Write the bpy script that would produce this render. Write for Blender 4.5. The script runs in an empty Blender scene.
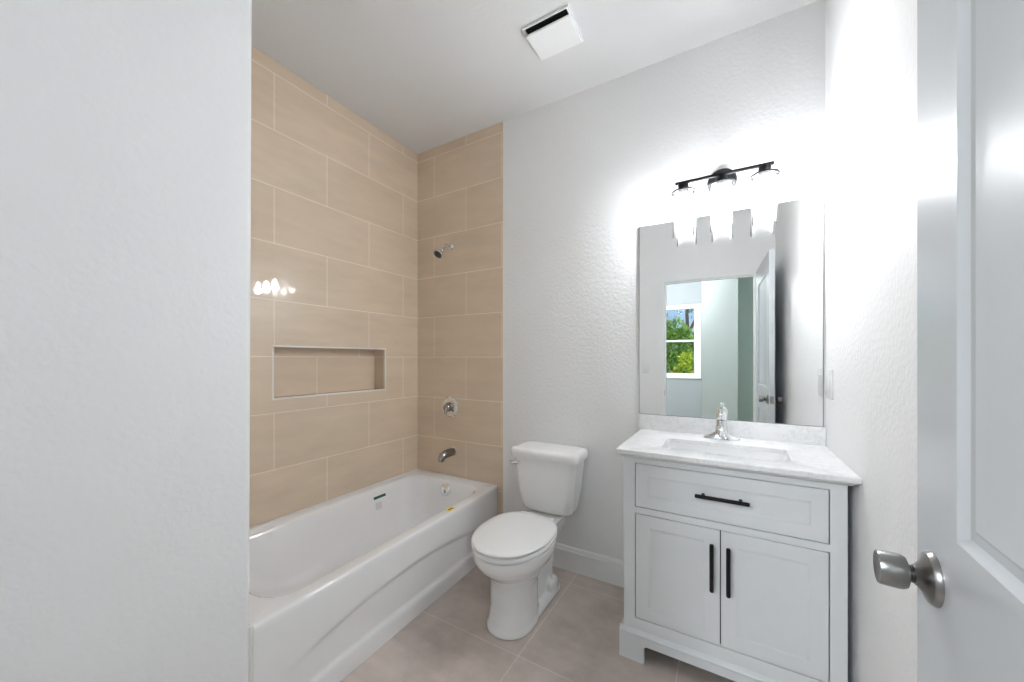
import bpy, bmesh, math, random
from math import sin, cos, pi, radians
from mathutils import Vector, Matrix
from mathutils.bvhtree import BVHTree

random.seed(7)
SC = bpy.context.scene
COL = SC.collection

# ------------------------------------------------------------------ camera, world, sun, exposure
cam_data = bpy.data.cameras.new('camera')
cam_data.sensor_width = 36.0
cam_data.lens = 369.92 / 1024 * 36.0
cam_data.shift_y = 17.72 / 1024
cam_data.clip_start = 0.01
cam = bpy.data.objects.new('camera', cam_data)
cam.location = (0, 0, 1.303)
cam.rotation_euler = (radians(90), 0, radians(30.55))
COL.objects.link(cam)
SC.camera = cam

world = bpy.data.worlds.new('sky'); SC.world = world
world.use_nodes = True
wn = world.node_tree; wn.nodes.clear()
sky = wn.nodes.new('ShaderNodeTexSky'); sky.sky_type = 'HOSEK_WILKIE'
sky.sun_direction = Vector((0.25, 0.55, 0.8)).normalized(); sky.turbidity = 6.0
wbg = wn.nodes.new('ShaderNodeBackground'); wbg.inputs['Strength'].default_value = 2.5
wout = wn.nodes.new('ShaderNodeOutputWorld')
wn.links.new(sky.outputs[0], wbg.inputs[0]); wn.links.new(wbg.outputs[0], wout.inputs[0])

sun_data = bpy.data.lights.new('sun', 'SUN'); sun_data.energy = 3.0; sun_data.angle = radians(0.6)
sun_data.color = (1.0, 0.95, 0.86)
sun = bpy.data.objects.new('sun', sun_data); COL.objects.link(sun)
sun.location = (0, 8, 12)
sun.rotation_euler = Vector((-0.25, -0.55, -0.8)).to_track_quat('-Z', 'Y').to_euler()

VS = SC.view_settings
SC.display_settings.display_device = 'sRGB'
VS.view_transform = 'Standard'; VS.look = 'None'; VS.gamma = 1.0
VS.use_curve_mapping = False
VS.exposure = 0.85
BULB = 118.0         # radiance of the three vanity bulbs
HALL_FILL = 118.0     # radiance of the fill globe added in the hall
try:
    SC.cycles.max_bounces = 14; SC.cycles.diffuse_bounces = 8; SC.cycles.glossy_bounces = 8
    SC.cycles.transparent_max_bounces = 16; SC.cycles.transmission_bounces = 8
    SC.cycles.sample_clamp_indirect = 8.0
    SC.cycles.use_denoising = True
except Exception:
    pass

# ------------------------------------------------------------------ materials
def nodes_of(name):
    m = bpy.data.materials.new(name); m.use_nodes = True
    nt = m.node_tree
    return m, nt, nt.nodes['Principled BSDF']

def coords(nt):
    return nt.nodes.new('ShaderNodeTexCoord').outputs['Object']

def mapping(nt, vec, scale=(1, 1, 1), loc=(0, 0, 0)):
    mp = nt.nodes.new('ShaderNodeMapping')
    mp.inputs['Scale'].default_value = scale; mp.inputs['Location'].default_value = loc
    nt.links.new(vec, mp.inputs['Vector']); return mp.outputs[0]

def noise(nt, vec, scale, detail=3, rough=0.5):
    n = nt.nodes.new('ShaderNodeTexNoise')
    n.inputs['Scale'].default_value = scale; n.inputs['Detail'].default_value = detail
    n.inputs['Roughness'].default_value = rough
    nt.links.new(vec, n.inputs['Vector']); return n.outputs['Fac']

def ramp(nt, fac, stops):
    r = nt.nodes.new('ShaderNodeValToRGB')
    el = r.color_ramp.elements
    while len(el) < len(stops): el.new(0.5)
    for e, (p, c) in zip(el, stops):
        e.position = p; e.color = (*c, 1) if len(c) == 3 else c
    nt.links.new(fac, r.inputs[0]); return r.outputs[0]

def bump(nt, bsdf, height, strength, dist, normal=None):
    b = nt.nodes.new('ShaderNodeBump')
    b.inputs['Strength'].default_value = strength; b.inputs['Distance'].default_value = dist
    nt.links.new(height, b.inputs['Height'])
    if normal is not None: nt.links.new(normal, b.inputs['Normal'])
    nt.links.new(b.outputs[0], bsdf.inputs['Normal']); return b.outputs[0]

def mixc(nt, fac, a, b, mode='MIX'):
    m = nt.nodes.new('ShaderNodeMix'); m.data_type = 'RGBA'; m.blend_type = mode
    for sock, v in ((m.inputs[0], fac), (m.inputs[6], a), (m.inputs[7], b)):
        if isinstance(v, (int, float)): sock.default_value = v
        elif isinstance(v, tuple): sock.default_value = (*v, 1)
        else: nt.links.new(v, sock)
    return m.outputs[2]

def paint(name, col, rough=0.6, bscale=70, bstr=0.25, bdist=0.002, var=0.02):
    m, nt, b = nodes_of(name)
    c = coords(nt)
    f = noise(nt, c, 1.7, 2)
    nt.links.new(ramp(nt, f, [(0.3, tuple(x * (1 - var) for x in col)), (0.7, col)]), b.inputs['Base Color'])
    b.inputs['Roughness'].default_value = rough
    if bstr: bump(nt, b, noise(nt, c, bscale, 2, 0.45), bstr, bdist)
    return m

def plain(name, col, rough=0.4, metal=0.0, coat=0.0, spec=0.5, bscale=0, bstr=0.05):
    m, nt, b = nodes_of(name)
    c = coords(nt)
    f = noise(nt, c, 9.0, 2)
    nt.links.new(ramp(nt, f, [(0.3, tuple(x * 0.985 for x in col)), (0.7, col)]), b.inputs['Base Color'])
    b.inputs['Roughness'].default_value = rough; b.inputs['Metallic'].default_value = metal
    b.inputs['Coat Weight'].default_value = coat; b.inputs['Coat Roughness'].default_value = 0.05
    b.inputs['Specular IOR Level'].default_value = spec
    if bscale: bump(nt, b, noise(nt, c, bscale, 2), bstr, 0.001)
    return m

def tile_wall(name, axis, h0, z0):
    """12 x 24 inch porcelain tile in running bond; axis is the horizontal world axis of the wall."""
    m, nt, b = nodes_of(name)
    c = coords(nt)
    sep = nt.nodes.new('ShaderNodeSeparateXYZ'); nt.links.new(c, sep.inputs[0])
    comb = nt.nodes.new('ShaderNodeCombineXYZ')
    for src, off, dst in ((sep.outputs[axis], h0, 0), (sep.outputs[2], z0, 1)):
        a = nt.nodes.new('ShaderNodeMath'); a.operation = 'SUBTRACT'
        nt.links.new(src, a.inputs[0]); a.inputs[1].default_value = off
        nt.links.new(a.outputs[0], comb.inputs[dst])
    br = nt.nodes.new('ShaderNodeTexBrick')
    nt.links.new(comb.outputs[0], br.inputs['Vector'])
    br.offset = 0.5; br.offset_frequency = 2; br.squash = 1.0
    br.inputs['Scale'].default_value = 1.0
    br.inputs['Brick Width'].default_value = 0.614; br.inputs['Row Height'].default_value = 0.308
    br.inputs['Mortar Size'].default_value = 0.0022; br.inputs['Mortar Smooth'].default_value = 0.1
    br.inputs['Bias'].default_value = 0.0
    br.inputs['Color1'].default_value = (0.68, 0.552, 0.420, 1)
    br.inputs['Color2'].default_value = (0.71, 0.580, 0.448, 1)
    br.inputs['Mortar'].default_value = (0.84, 0.735, 0.60, 1)
    sc = (3, 3, 3); sc = tuple(14 if i == 2 else 3 for i in range(3))
    st = noise(nt, mapping(nt, c, sc), 1.0, 5, 0.6)
    tint = ramp(nt, st, [(0.3, (0.93, 0.93, 0.93)), (0.7, (1.04, 1.04, 1.04))])
    col = mixc(nt, 1.0, br.outputs['Color'], tint, 'MULTIPLY')
    nt.links.new(col, b.inputs['Base Color'])
    inv = nt.nodes.new('ShaderNodeMath'); inv.operation = 'SUBTRACT'; inv.inputs[0].default_value = 1.0
    nt.links.new(br.outputs['Fac'], inv.inputs[1])
    b1 = nt.nodes.new('ShaderNodeBump'); b1.inputs['Strength'].default_value = 0.5; b1.inputs['Distance'].default_value = 0.001
    nt.links.new(inv.outputs[0], b1.inputs['Height'])
    bump(nt, b, noise(nt, c, 22, 2), 0.008, 0.002, b1.outputs[0])
    rr = nt.nodes.new('ShaderNodeMapRange'); nt.links.new(br.outputs['Fac'], rr.inputs[0])
    rr.inputs[3].default_value = 0.03; rr.inputs[4].default_value = 0.7
    nt.links.new(rr.outputs[0], b.inputs['Roughness'])
    return m

def floor_tile():
    m, nt, b = nodes_of('grey_beige_floor_tile')
    c = coords(nt)
    sep = nt.nodes.new('ShaderNodeSeparateXYZ'); nt.links.new(c, sep.inputs[0])
    comb = nt.nodes.new('ShaderNodeCombineXYZ')
    # columns of tile run along y: brick rows = x
    for src, off, dst in ((sep.outputs[1], 1.41 - 0.61 * 4, 0), (sep.outputs[0], -0.80 - 0.61 * 4, 1)):
        a = nt.nodes.new('ShaderNodeMath'); a.operation = 'SUBTRACT'
        nt.links.new(src, a.inputs[0]); a.inputs[1].default_value = off
        nt.links.new(a.outputs[0], comb.inputs[dst])
    br = nt.nodes.new('ShaderNodeTexBrick'); nt.links.new(comb.outputs[0], br.inputs['Vector'])
    br.offset = 0.0; br.offset_frequency = 2; br.squash = 1.0
    br.inputs['Scale'].default_value = 1.0
    br.inputs['Brick Width'].default_value = 0.61; br.inputs['Row Height'].default_value = 0.61
    br.inputs['Mortar Size'].default_value = 0.0022; br.inputs['Mortar Smooth'].default_value = 0.1
    br.inputs['Color1'].default_value = (0.56, 0.485, 0.44, 1)
    br.inputs['Color2'].default_value = (0.59, 0.515, 0.47, 1)
    br.inputs['Mortar'].default_value = (0.72, 0.65, 0.60, 1)
    f1 = noise(nt, c, 3.2, 6, 0.62)
    t1 = ramp(nt, f1, [(0.30, (0.74, 0.725, 0.71)), (0.50, (1.0, 1.0, 1.0)), (0.72, (1.22, 1.20, 1.18))])
    f2 = noise(nt, mapping(nt, c, (2, 9, 2)), 2.0, 5, 0.6)
    t2 = ramp(nt, f2, [(0.35, (0.94, 0.94, 0.94)), (0.7, (1.05, 1.05, 1.05))])
    col = mixc(nt, 1.0, mixc(nt, 1.0, br.outputs['Color'], t1, 'MULTIPLY'), t2, 'MULTIPLY')
    nt.links.new(col, b.inputs['Base Color'])
    b.inputs['Roughness'].default_value = 0.42
    bump(nt, b, f1, 0.05, 0.003)
    return m

def marble():
    m, nt, b = nodes_of('white_marble_quartz')
    c = coords(nt)
    w = noise(nt, c, 5.0, 4, 0.6)
    add = nt.nodes.new('ShaderNodeVectorMath'); add.operation = 'ADD'
    cmb = nt.nodes.new('ShaderNodeCombineXYZ')
    for i in range(3): nt.links.new(w, cmb.inputs[i])
    nt.links.new(mapping(nt, c, (1, 1.7, 1.7)), add.inputs[0]); nt.links.new(cmb.outputs[0], add.inputs[1])
    n2 = noise(nt, add.outputs[0], 4.5, 6, 0.62)
    ab = nt.nodes.new('ShaderNodeMath'); ab.operation = 'SUBTRACT'; nt.links.new(n2, ab.inputs[0]); ab.inputs[1].default_value = 0.5
    ab2 = nt.nodes.new('ShaderNodeMath'); ab2.operation = 'ABSOLUTE'; nt.links.new(ab.outputs[0], ab2.inputs[0])
    col = ramp(nt, ab2.outputs[0], [(0.0, (0.73, 0.735, 0.75)), (0.02, (0.81, 0.812, 0.818)), (0.08, (0.85, 0.85, 0.852))])
    nt.links.new(col, b.inputs['Base Color'])
    b.inputs['Roughness'].default_value = 0.16
    return m

def emission(name, col, strength):
    m = bpy.data.materials.new(name); m.use_nodes = True
    nt = m.node_tree; nt.nodes.clear()
    e = nt.nodes.new('ShaderNodeEmission'); o = nt.nodes.new('ShaderNodeOutputMaterial')
    e.inputs[0].default_value = (*col, 1); e.inputs[1].default_value = strength
    nt.links.new(e.outputs[0], o.inputs[0]); return m

def clear_glass(name, tint=(1, 1, 1), gloss=0.12, haze=0.0):
    m = bpy.data.materials.new(name); m.use_nodes = True
    nt = m.node_tree; nt.nodes.clear()
    o = nt.nodes.new('ShaderNodeOutputMaterial')
    t = nt.nodes.new('ShaderNodeBsdfTransparent'); t.inputs[0].default_value = (*tint, 1)
    g = nt.nodes.new('ShaderNodeBsdfGlossy'); g.inputs['Roughness'].default_value = 0.03
    fr = nt.nodes.new('ShaderNodeLayerWeight'); fr.inputs[0].default_value = gloss
    mx = nt.nodes.new('ShaderNodeMixShader')
    nt.links.new(fr.outputs['Fresnel'], mx.inputs[0])
    src = t.outputs[0]
    if haze:
        tr = nt.nodes.new('ShaderNodeBsdfTranslucent'); tr.inputs[0].default_value = (0.95, 0.95, 0.95, 1)
        m2 = nt.nodes.new('ShaderNodeMixShader'); m2.inputs[0].default_value = haze
        nt.links.new(t.outputs[0], m2.inputs[1]); nt.links.new(tr.outputs[0], m2.inputs[2]); src = m2.outputs[0]
    nt.links.new(src, mx.inputs[1]); nt.links.new(g.outputs[0], mx.inputs[2])
    nt.links.new(mx.outputs[0], o.inputs[0]); return m

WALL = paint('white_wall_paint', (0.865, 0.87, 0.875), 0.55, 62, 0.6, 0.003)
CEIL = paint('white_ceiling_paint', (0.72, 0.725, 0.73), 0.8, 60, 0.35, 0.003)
TRIM = plain('white_trim_paint', (0.86, 0.865, 0.87), 0.35)
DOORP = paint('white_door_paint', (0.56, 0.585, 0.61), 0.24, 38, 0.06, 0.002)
HALLW = paint('pale_blue_grey_hall_paint', (0.38, 0.405, 0.415), 0.6, 70, 0.15, 0.002)
HALLG = paint('pale_sage_hall_paint', (0.50, 0.545, 0.525), 0.6, 70, 0.15, 0.002)
HALLD = paint('sage_green_hall_paint', (0.50, 0.58, 0.545), 0.6, 70, 0.15, 0.002)
HALLF = plain('beige_hall_carpet', (0.45, 0.41, 0.36), 0.95)
K0Z = 1.303 + 0.0119 + 5 * 0.308                       # height of the top full grout line
TILE_L = tile_wall('beige_tile_tub_wall', 1, 1.075 - 0.614 * 3, K0Z - 0.308 * 10 + 0.0)
TILE_B = tile_wall('beige_tile_back_wall', 0, -1.962 - 0.614 * 3, K0Z - 0.308 * 10 + 0.0)
FLOOR = floor_tile()
MARBLE = marble()
ACRYL = plain('white_tub_enamel', (0.89, 0.885, 0.89), 0.07, coat=0.3)
PORC = plain('white_porcelain', (0.87, 0.87, 0.87), 0.10, coat=0.4)
SEATM = plain('white_seat_plastic', (0.88, 0.88, 0.88), 0.22)
CAB = plain('white_cabinet_paint', (0.73, 0.755, 0.775), 0.38)
GAP_SHADE = plain('near_black_gap_shade', (0.012, 0.012, 0.014), 0.9)  # near-black that paints shade into the cabinet gaps and vent slot
BLACK = plain('matte_black_metal', (0.006, 0.006, 0.007), 0.5, spec=0.25)
BRONZE = plain('black_bronze_metal', (0.012, 0.012, 0.013), 0.55, metal=0.0, spec=0.2)
CHROME = plain('polished_chrome', (0.80, 0.81, 0.82), 0.06, metal=1.0)
DCHROME = plain('dark_chrome', (0.38, 0.38, 0.39), 0.08, metal=1.0)
NICKEL = plain('satin_nickel', (0.29, 0.285, 0.28), 0.30, metal=1.0)
DARKM = plain('dark_nozzle_face', (0.06, 0.05, 0.05), 0.4, metal=0.4)
MIRR = plain('mirror_silver', (0.90, 0.915, 0.91), 0.0, metal=1.0)
MEDGE = plain('dark_mirror_edge', (0.10, 0.12, 0.12), 0.3)
PLAST = plain('white_switch_plastic', (0.82, 0.82, 0.82), 0.3)
GROUTW = plain('white_caulk', (0.80, 0.79, 0.77), 0.5)
GLASS = clear_glass('window_glass', (0.97, 0.99, 0.98), 0.08)
SHADE = clear_glass('seeded_shade_glass', (1, 1, 1), 0.10, 0.025)
BULBM = emission('bulb_glow', (0.95, 0.972, 1.0), BULB)
HALLM = emission('hall_fill_glow', (0.93, 0.97, 1.0), HALL_FILL)  # glow of the added fill globe
YELLOW = plain('yellow_sticker', (0.75, 0.55, 0.04), 0.5)
GREEN = plain('dark_green_sticker', (0.01, 0.10, 0.06), 0.5)
INK = plain('black_ink', (0.03, 0.03, 0.03), 0.6)
LEAFD = plain('dark_green_leaves', (0.08, 0.18, 0.06), 0.5)
LEAFM = plain('green_leaves', (0.20, 0.36, 0.07), 0.5)
LEAFY = plain('yellow_green_leaves', (0.45, 0.55, 0.05), 0.5)
BARK = plain('grey_brown_bark', (0.10, 0.08, 0.07), 0.9)
GRASS = plain('green_lawn', (0.12, 0.22, 0.05), 0.95)

# ------------------------------------------------------------------ mesh helpers
def tag(o, label=None, cat=None, group=None, kind=None):
    if label: o['label'] = label
    if cat: o['category'] = cat
    if group: o['group'] = group
    if kind: o['kind'] = kind
    return o

def thing(name, label, cat, loc=(0, 0, 0), rot=(0, 0, 0), group=None):
    o = bpy.data.objects.new(name, None); o.empty_display_size = 0.1
    o.location = loc; o.rotation_euler = rot; COL.objects.link(o)
    return tag(o, label, cat, group)

class MB:
    def __init__(self): self.bm = bmesh.new()
    def box(self, x0, x1, y0, y1, z0, z1, bev=0.0, seg=2):
        b = bmesh.new()
        r = bmesh.ops.create_cube(b, size=1.0)
        bmesh.ops.scale(b, vec=(x1 - x0, y1 - y0, z1 - z0), verts=b.verts)
        bmesh.ops.translate(b, vec=((x0 + x1) / 2, (y0 + y1) / 2, (z0 + z1) / 2), verts=b.verts)
        if bev > 0:
            bmesh.ops.bevel(b, geom=list(b.edges), offset=bev, segments=seg, profile=0.5, affect='EDGES')
        self._merge(b); return self
    def _merge(self, b):
        me = bpy.data.meshes.new('tmp'); b.to_mesh(me); b.free()
        self.bm.from_mesh(me); bpy.data.meshes.remove(me)
    def loft(self, rings, cap0=True, cap1=True, closed=False):
        bm = self.bm
        R = [[bm.verts.new(p) for p in r] for r in rings]
        n = len(R[0])
        pairs = list(zip(R[:-1], R[1:]))
        if closed: pairs.append((R[-1], R[0]))
        for a, b in pairs:
            for i in range(n):
                j = (i + 1) % n
                bm.faces.new((a[i], a[j], b[j], b[i]))
        if not closed:
            if cap0: bm.faces.new(list(reversed(R[0])))
            if cap1: bm.faces.new(R[-1])
        return self
    def lathe(self, prof, org=(0, 0, 0), axis=(0, 0, 1), seg=32):
        """prof: list of (radius, distance along axis)."""
        org = Vector(org); ax = Vector(axis).normalized()
        q = Vector((0, 0, 1)).rotation_difference(ax)
        rings = []
        for r, h in prof:
            r = max(r, 1e-5)
            rings.append([org + q @ Vector((r * cos(2 * pi * i / seg), r * sin(2 * pi * i / seg), h)) for i in range(seg)])
        return self.loft(rings)
    def tube(self, path, rad, seg=14, flat=None):
        path = [Vector(p) for p in path]
        n = len(path); rings = []
        rads = rad if isinstance(rad, (list, tuple)) else [rad] * n
        up = None
        for i, p in enumerate(path):
            t = (path[min(i + 1, n - 1)] - path[max(i - 1, 0)]).normalized()
            if up is None:
                up = Vector((0, 0, 1)) if abs(t.z) < 0.9 else Vector((1, 0, 0))
            s = t.cross(up).normalized(); up = s.cross(t).normalized()
            fx = flat if flat else 1.0
            rings.append([p + rads[i] * (cos(2 * pi * k / seg) * s + fx * sin(2 * pi * k / seg) * up) for k in range(seg)])
        return self.loft(rings)
    def torus(self, R, r, org, axis=(0, 0, 1), seg=40, sub=10):
        org = Vector(org); q = Vector((0, 0, 1)).rotation_difference(Vector(axis).normalized())
        rings = []
        for i in range(seg):
            a = 2 * pi * i / seg
            rings.append([org + q @ Vector(((R + r * cos(b)) * cos(a), (R + r * cos(b)) * sin(a), r * sin(b)))
                          for b in (2 * pi * k / sub for k in range(sub))])
        return self.loft(rings, closed=True)
    def grid_solid(self, us, vs, filled, d0, d1, plane='XZ'):
        """cells (i,j) of the us x vs grid, extruded from d0 to d1 along the third axis, welded."""
        bm = self.bm; V = {}
        def vert(i, j, k):
            if (i, j, k) not in V:
                u, v, d = us[i], vs[j], (d0, d1)[k]
                V[(i, j, k)] = bm.verts.new({'XZ': (u, d, v), 'YZ': (d, u, v), 'XY': (u, v, d)}[plane])
            return V[(i, j, k)]
        F = set(filled)
        for (i, j) in F:
            for k in (0, 1):
                bm.faces.new([vert(i, j, k), vert(i + 1, j, k), vert(i + 1, j + 1, k), vert(i, j + 1, k)])
            for (ni, nj, a, b) in ((i - 1, j, (i, j), (i, j + 1)), (i + 1, j, (i + 1, j), (i + 1, j + 1)),
                                   (i, j - 1, (i, j), (i + 1, j)), (i, j + 1, (i, j + 1), (i + 1, j + 1))):
                if (ni, nj) not in F:
                    bm.faces.new([vert(*a, 0), vert(*b, 0), vert(*b, 1), vert(*a, 1)])
        return self
    def transform(self, mat):
        bmesh.ops.transform(self.bm, matrix=mat, verts=self.bm.verts); return self
    def build(self, name, mat, parent=None, loc=(0, 0, 0), smooth=35, label=None, fixn=True):
        if fixn: bmesh.ops.recalc_face_normals(self.bm, faces=self.bm.faces)
        me = bpy.data.meshes.new(name); self.bm.to_mesh(me); self.bm.free()
        me.materials.append(mat)
        if smooth is not None:
            for p in me.polygons: p.use_smooth = True
            me.set_sharp_from_angle(angle=radians(smooth))
        o = bpy.data.objects.new(name, me); COL.objects.link(o); o.location = loc
        if parent is not None: o.parent = parent
        if label: o['label'] = label
        return o

def struct(o): return tag(o, kind='structure')

def all_cells(us, vs, holes=()):
    return [(i, j) for i in range(len(us) - 1) for j in range(len(vs) - 1) if (i, j) not in holes]

def rrect(x0, x1, y0, y1, r, z, nc=8, ns=10):
    """rounded rectangle ring, constant vertex count: 4*(nc+ns)."""
    pts = []
    cs = [(x1 - r, y0 + r, -90), (x1 - r, y1 - r, 0), (x0 + r, y1 - r, 90), (x0 + r, y0 + r, 180)]
    for k, (cx, cy, a0) in enumerate(cs):
        arc = [(cx + r * cos(radians(a0 + 90 * i / nc)), cy + r * sin(radians(a0 + 90 * i / nc))) for i in range(nc + 1)]
        nx, ny, na = cs[(k + 1) % 4]
        end = (nx + r * cos(radians(na)), ny + r * sin(radians(na)))
        pts += arc[:-1]
        s = arc[-1]
        pts += [(s[0] + (end[0] - s[0]) * i / ns, s[1] + (end[1] - s[1]) * i / ns) for i in range(ns)]
    return [Vector((x, y, z)) for x, y in pts]

def egg(cy, af, ab, b, z, n=56, e=2.0, eb=2.4, cx=0.0):
    """egg outline: front semi-axis af (towards -y), back semi-axis ab, half width b."""
    pts = []
    for i in range(n):
        t = 2 * pi * i / n
        s, c = sin(t), cos(t)
        ex = e if c > 0 else eb
        x = b * math.copysign(abs(s) ** (2 / ex), s)
        y = math.copysign(abs(c) ** (2 / ex), c)
        pts.append(Vector((cx + x, cy - (af if c > 0 else ab) * y, z)))
    return pts

# ------------------------------------------------------------------ room shell
XL, XR, YB, ZC = -2.1365, 0.368, 2.148, 2.926
XW, YW = -1.345, 0.608                       # face and end of the wall beside the tub's foot
TT = 0.009                                   # tile thickness

struct(MB().box(-2.36, 0.49, -0.06, 2.28, -0.10, 0.0).build('floor', FLOOR))
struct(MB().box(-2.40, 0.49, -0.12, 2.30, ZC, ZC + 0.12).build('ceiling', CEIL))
struct(MB().box(-2.40, 0.49, YB + 0.001, YB + 0.13, -0.1, ZC + 0.02).build('wall_back', WALL))
struct(MB().box(XR, XR + 0.12, -0.12, YB + 0.13, -0.1, ZC + 0.02).build('wall_right', WALL))
# beige tile on the back wall up to the ceiling
struct(MB().box(XL, -1.340, YB - 0.001, YB + 0.02, 0.0, ZC).build('wall_tiles_back', TILE_B))
# tub wall with its recessed niche
NY0, NY1, NZ0, NZ1, ND = 1.071, 1.824, 1.085, 1.370, 0.105
us = [YW - 0.1, NY0, NY1, YB + 0.02]; vs = [-0.1, NZ0, NZ1, ZC + 0.02]
m = MB().grid_solid(us, vs, all_cells(us, vs, {(1, 1)}), XL - ND, XL, 'YZ')
m.box(XL - ND - 0.06, XL - ND, YW - 0.1, YB + 0.02, -0.1, ZC + 0.02)
struct(m.build('wall_left', TILE_L))
# thin pale metal edge around the niche
us = [NY0 - 0.007, NY0 + 0.002, NY1 - 0.002, NY1 + 0.007]; vs = [NZ0 - 0.007, NZ0 + 0.002, NZ1 - 0.002, NZ1 + 0.007]
struct(MB().grid_solid(us, vs, all_cells(us, vs, {(1, 1)}), XL - 0.012, XL + 0.003, 'YZ').build('trim_1', plain('pale_edge_trim', (0.80, 0.77, 0.72), 0.3)))
# wall beside the tub's foot: rounded drywall corner
rb = 0.018
def wing(z, dy):
    pts = [Vector((XL - 0.25, -0.12, z)), Vector((XW, -0.12, z))]
    for i in range(7):
        a = radians(90 * i / 6)
        pts.append(Vector((XW - rb + rb * cos(a), YW + dy - rb + rb * sin(a), z)))
    pts.append(Vector((XL - 0.25, YW + dy, z)))
    return pts
struct(MB().loft([wing(-0.1, -0.004), wing(ZC + 0.02, 0.008)]).build('wall_side', WALL))
# front wall with the doorway
DX0, DX1, DZ = -0.615, 0.206, 2.126
us = [XW - 0.05, DX0 - 0.02, DX1 + 0.02, XR + 0.05]; vs = [-0.1, DZ + 0.02, ZC + 0.02]
struct(MB().grid_solid(us, vs, all_cells(us, vs, {(1, 0)}), -0.12, 0.0, 'XZ').build('wall_front', WALL))
# door frame: jamb lining, stop and casings on both sides
m = MB()
us = [DX0 - 0.02, DX0, DX1, DX1 + 0.02]; vs = [0.0, DZ, DZ + 0.02]
m.grid_solid(us, vs, [(0, 0), (0, 1), (1, 1), (2, 1), (2, 0)], -0.122, 0.002, 'XZ')
us = [DX0 - 0.072, DX0 - 0.006, DX1 + 0.006, DX1 + 0.072]; vs = [0.0, DZ + 0.006, DZ + 0.072]
for d0, d1 in ((0.0, 0.014), (-0.134, -0.12)):
    m.grid_solid(us, vs, [(0, 0), (0, 1), (1, 1), (2, 1), (2, 0)], d0, d1, 'XZ')
us = [DX0, DX0 + 0.011, DX1 - 0.011, DX1]; vs = [0.0, DZ - 0.011, DZ]
m.grid_solid(us, vs, [(0, 0), (0, 1), (1, 1), (2, 1), (2, 0)], -0.075, -0.036, 'XZ')
casing = struct(m.build('trim_2', TRIM))
MB().box(DX0 - 0.001, DX0 + 0.0015, -0.033, -0.006, 0.905, 0.965).build('strike_plate', NICKEL, casing)

# baseboards
def base_profile(d):   # (offset from the wall, height)
    return [(0.0, 0.0), (d, 0.0), (d, 0.118), (d - 0.004, 0.128), (d - 0.004, 0.134), (d - 0.008, 0.142), (0.0, 0.146)]
def baseboard(name, a, b, nrm):
    a, b, nrm = Vector(a), Vector(b), Vector(nrm)
    rings = [[p + nrm * o + Vector((0, 0, h)) for o, h in base_profile(0.014)] for p in (a, b)]
    return struct(MB().loft(rings).build(name, TRIM, smooth=None))
baseboard('baseboard_back', (-1.338, YB, 0), (XR, YB, 0), (0, -1, 0))
baseboard('baseboard_right', (XR, YB - 0.016, 0), (XR, 0.0, 0), (-1, 0, 0))
baseboard('baseboard_left', (XW, YW - 0.03, 0), (XW, 0.0, 0), (1, 0, 0))
baseboard('baseboard_front', (XW + 0.016, 0, 0), (DX0 - 0.074, 0, 0), (0, 1, 0))

# ------------------------------------------------------------------ hall behind the camera, seen in the mirror
HX0, HX1, HY, HZ = -2.70, 1.40, -3.50, 2.926
struct(MB().box(HX0 - 0.1, HX1 + 0.1, HY - 0.15, -0.06, -0.10, -0.001).build('floor_hall', HALLF))
struct(MB().box(HX0 - 0.1, HX1 + 0.1, HY - 0.15, -0.12, HZ, HZ + 0.12).build('ceiling_hall', CEIL))
WX0, WX1, WZ0, WZ1 = -1.62, -0.475, 0.945, 2.345
us = [HX0 - 0.1, WX0, WX1, HX1 + 0.1]; vs = [-0.1, WZ0, WZ1, HZ + 0.02]
struct(MB().grid_solid(us, vs, all_cells(us, vs, {(1, 1)}), HY - 0.15, HY, 'XZ').build('wall_hall_window', HALLW))
struct(MB().box(HX0 - 0.1, HX0, HY, -0.12, -0.1, HZ + 0.02).build('wall_hall_left', HALLW))
struct(MB().box(HX1, HX1 + 0.1, HY, -0.12, -0.1, HZ + 0.02).build('wall_hall_right', HALLD))
struct(MB().box(-0.364, 0.095, HY + 0.001, -1.90, 0.0, HZ).build('wall_hall_partition', HALLG))
struct(MB().box(0.095, HX1, -2.70, -2.60, 0.0, HZ).build('wall_hall_recess', HALLD))
# front-wall extension that closes the hall on either side
struct(MB().box(HX0 - 0.1, XW - 0.03, -0.12, -0.03, -0.1, HZ + 0.02).build('wall_hall_near', HALLW))
struct(MB().box(XR + 0.04, HX1 + 0.1, -0.12, -0.03, -0.1, HZ + 0.02).build('wall_hall_far', HALLD))
# window: vinyl frame, two sashes, sill, glass
us = [WX0, WX0 + 0.055, WX1 - 0.055, WX1]; vs = [WZ0, WZ0 + 0.055, WZ1 - 0.05, WZ1]
win = struct(MB().grid_solid(us, vs, all_cells(us, vs, {(1, 1)}), HY - 0.11, HY - 0.03, 'XZ').build('window_1', TRIM))
zm = 1.645
for za, zb, dy in ((WZ0 + 0.05, zm + 0.02, -0.062), (zm - 0.02, WZ1 - 0.045, -0.088)):
    us = [WX0 + 0.05, WX0 + 0.09, WX1 - 0.118, WX1 - 0.05]; vs = [za, za + 0.028, zb - 0.03, zb]
    sash = MB().grid_solid(us, vs, all_cells(us, vs, {(1, 1)}), HY + dy - 0.014, HY + dy + 0.014, 'XZ').build('sash', TRIM, win)
    MB().box(us[1] - 0.004, us[2] + 0.004, HY + dy - 0.003, HY + dy + 0.003, vs[1] - 0.004, vs[2] + 0.004).build('pane', GLASS, sash)
MB().box(WX0 - 0.03, WX1, HY - 0.03, HY + 0.03, WZ0 - 0.02, WZ0 + 0.006, 0.004).build('window_sill', TRIM, win)

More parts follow.
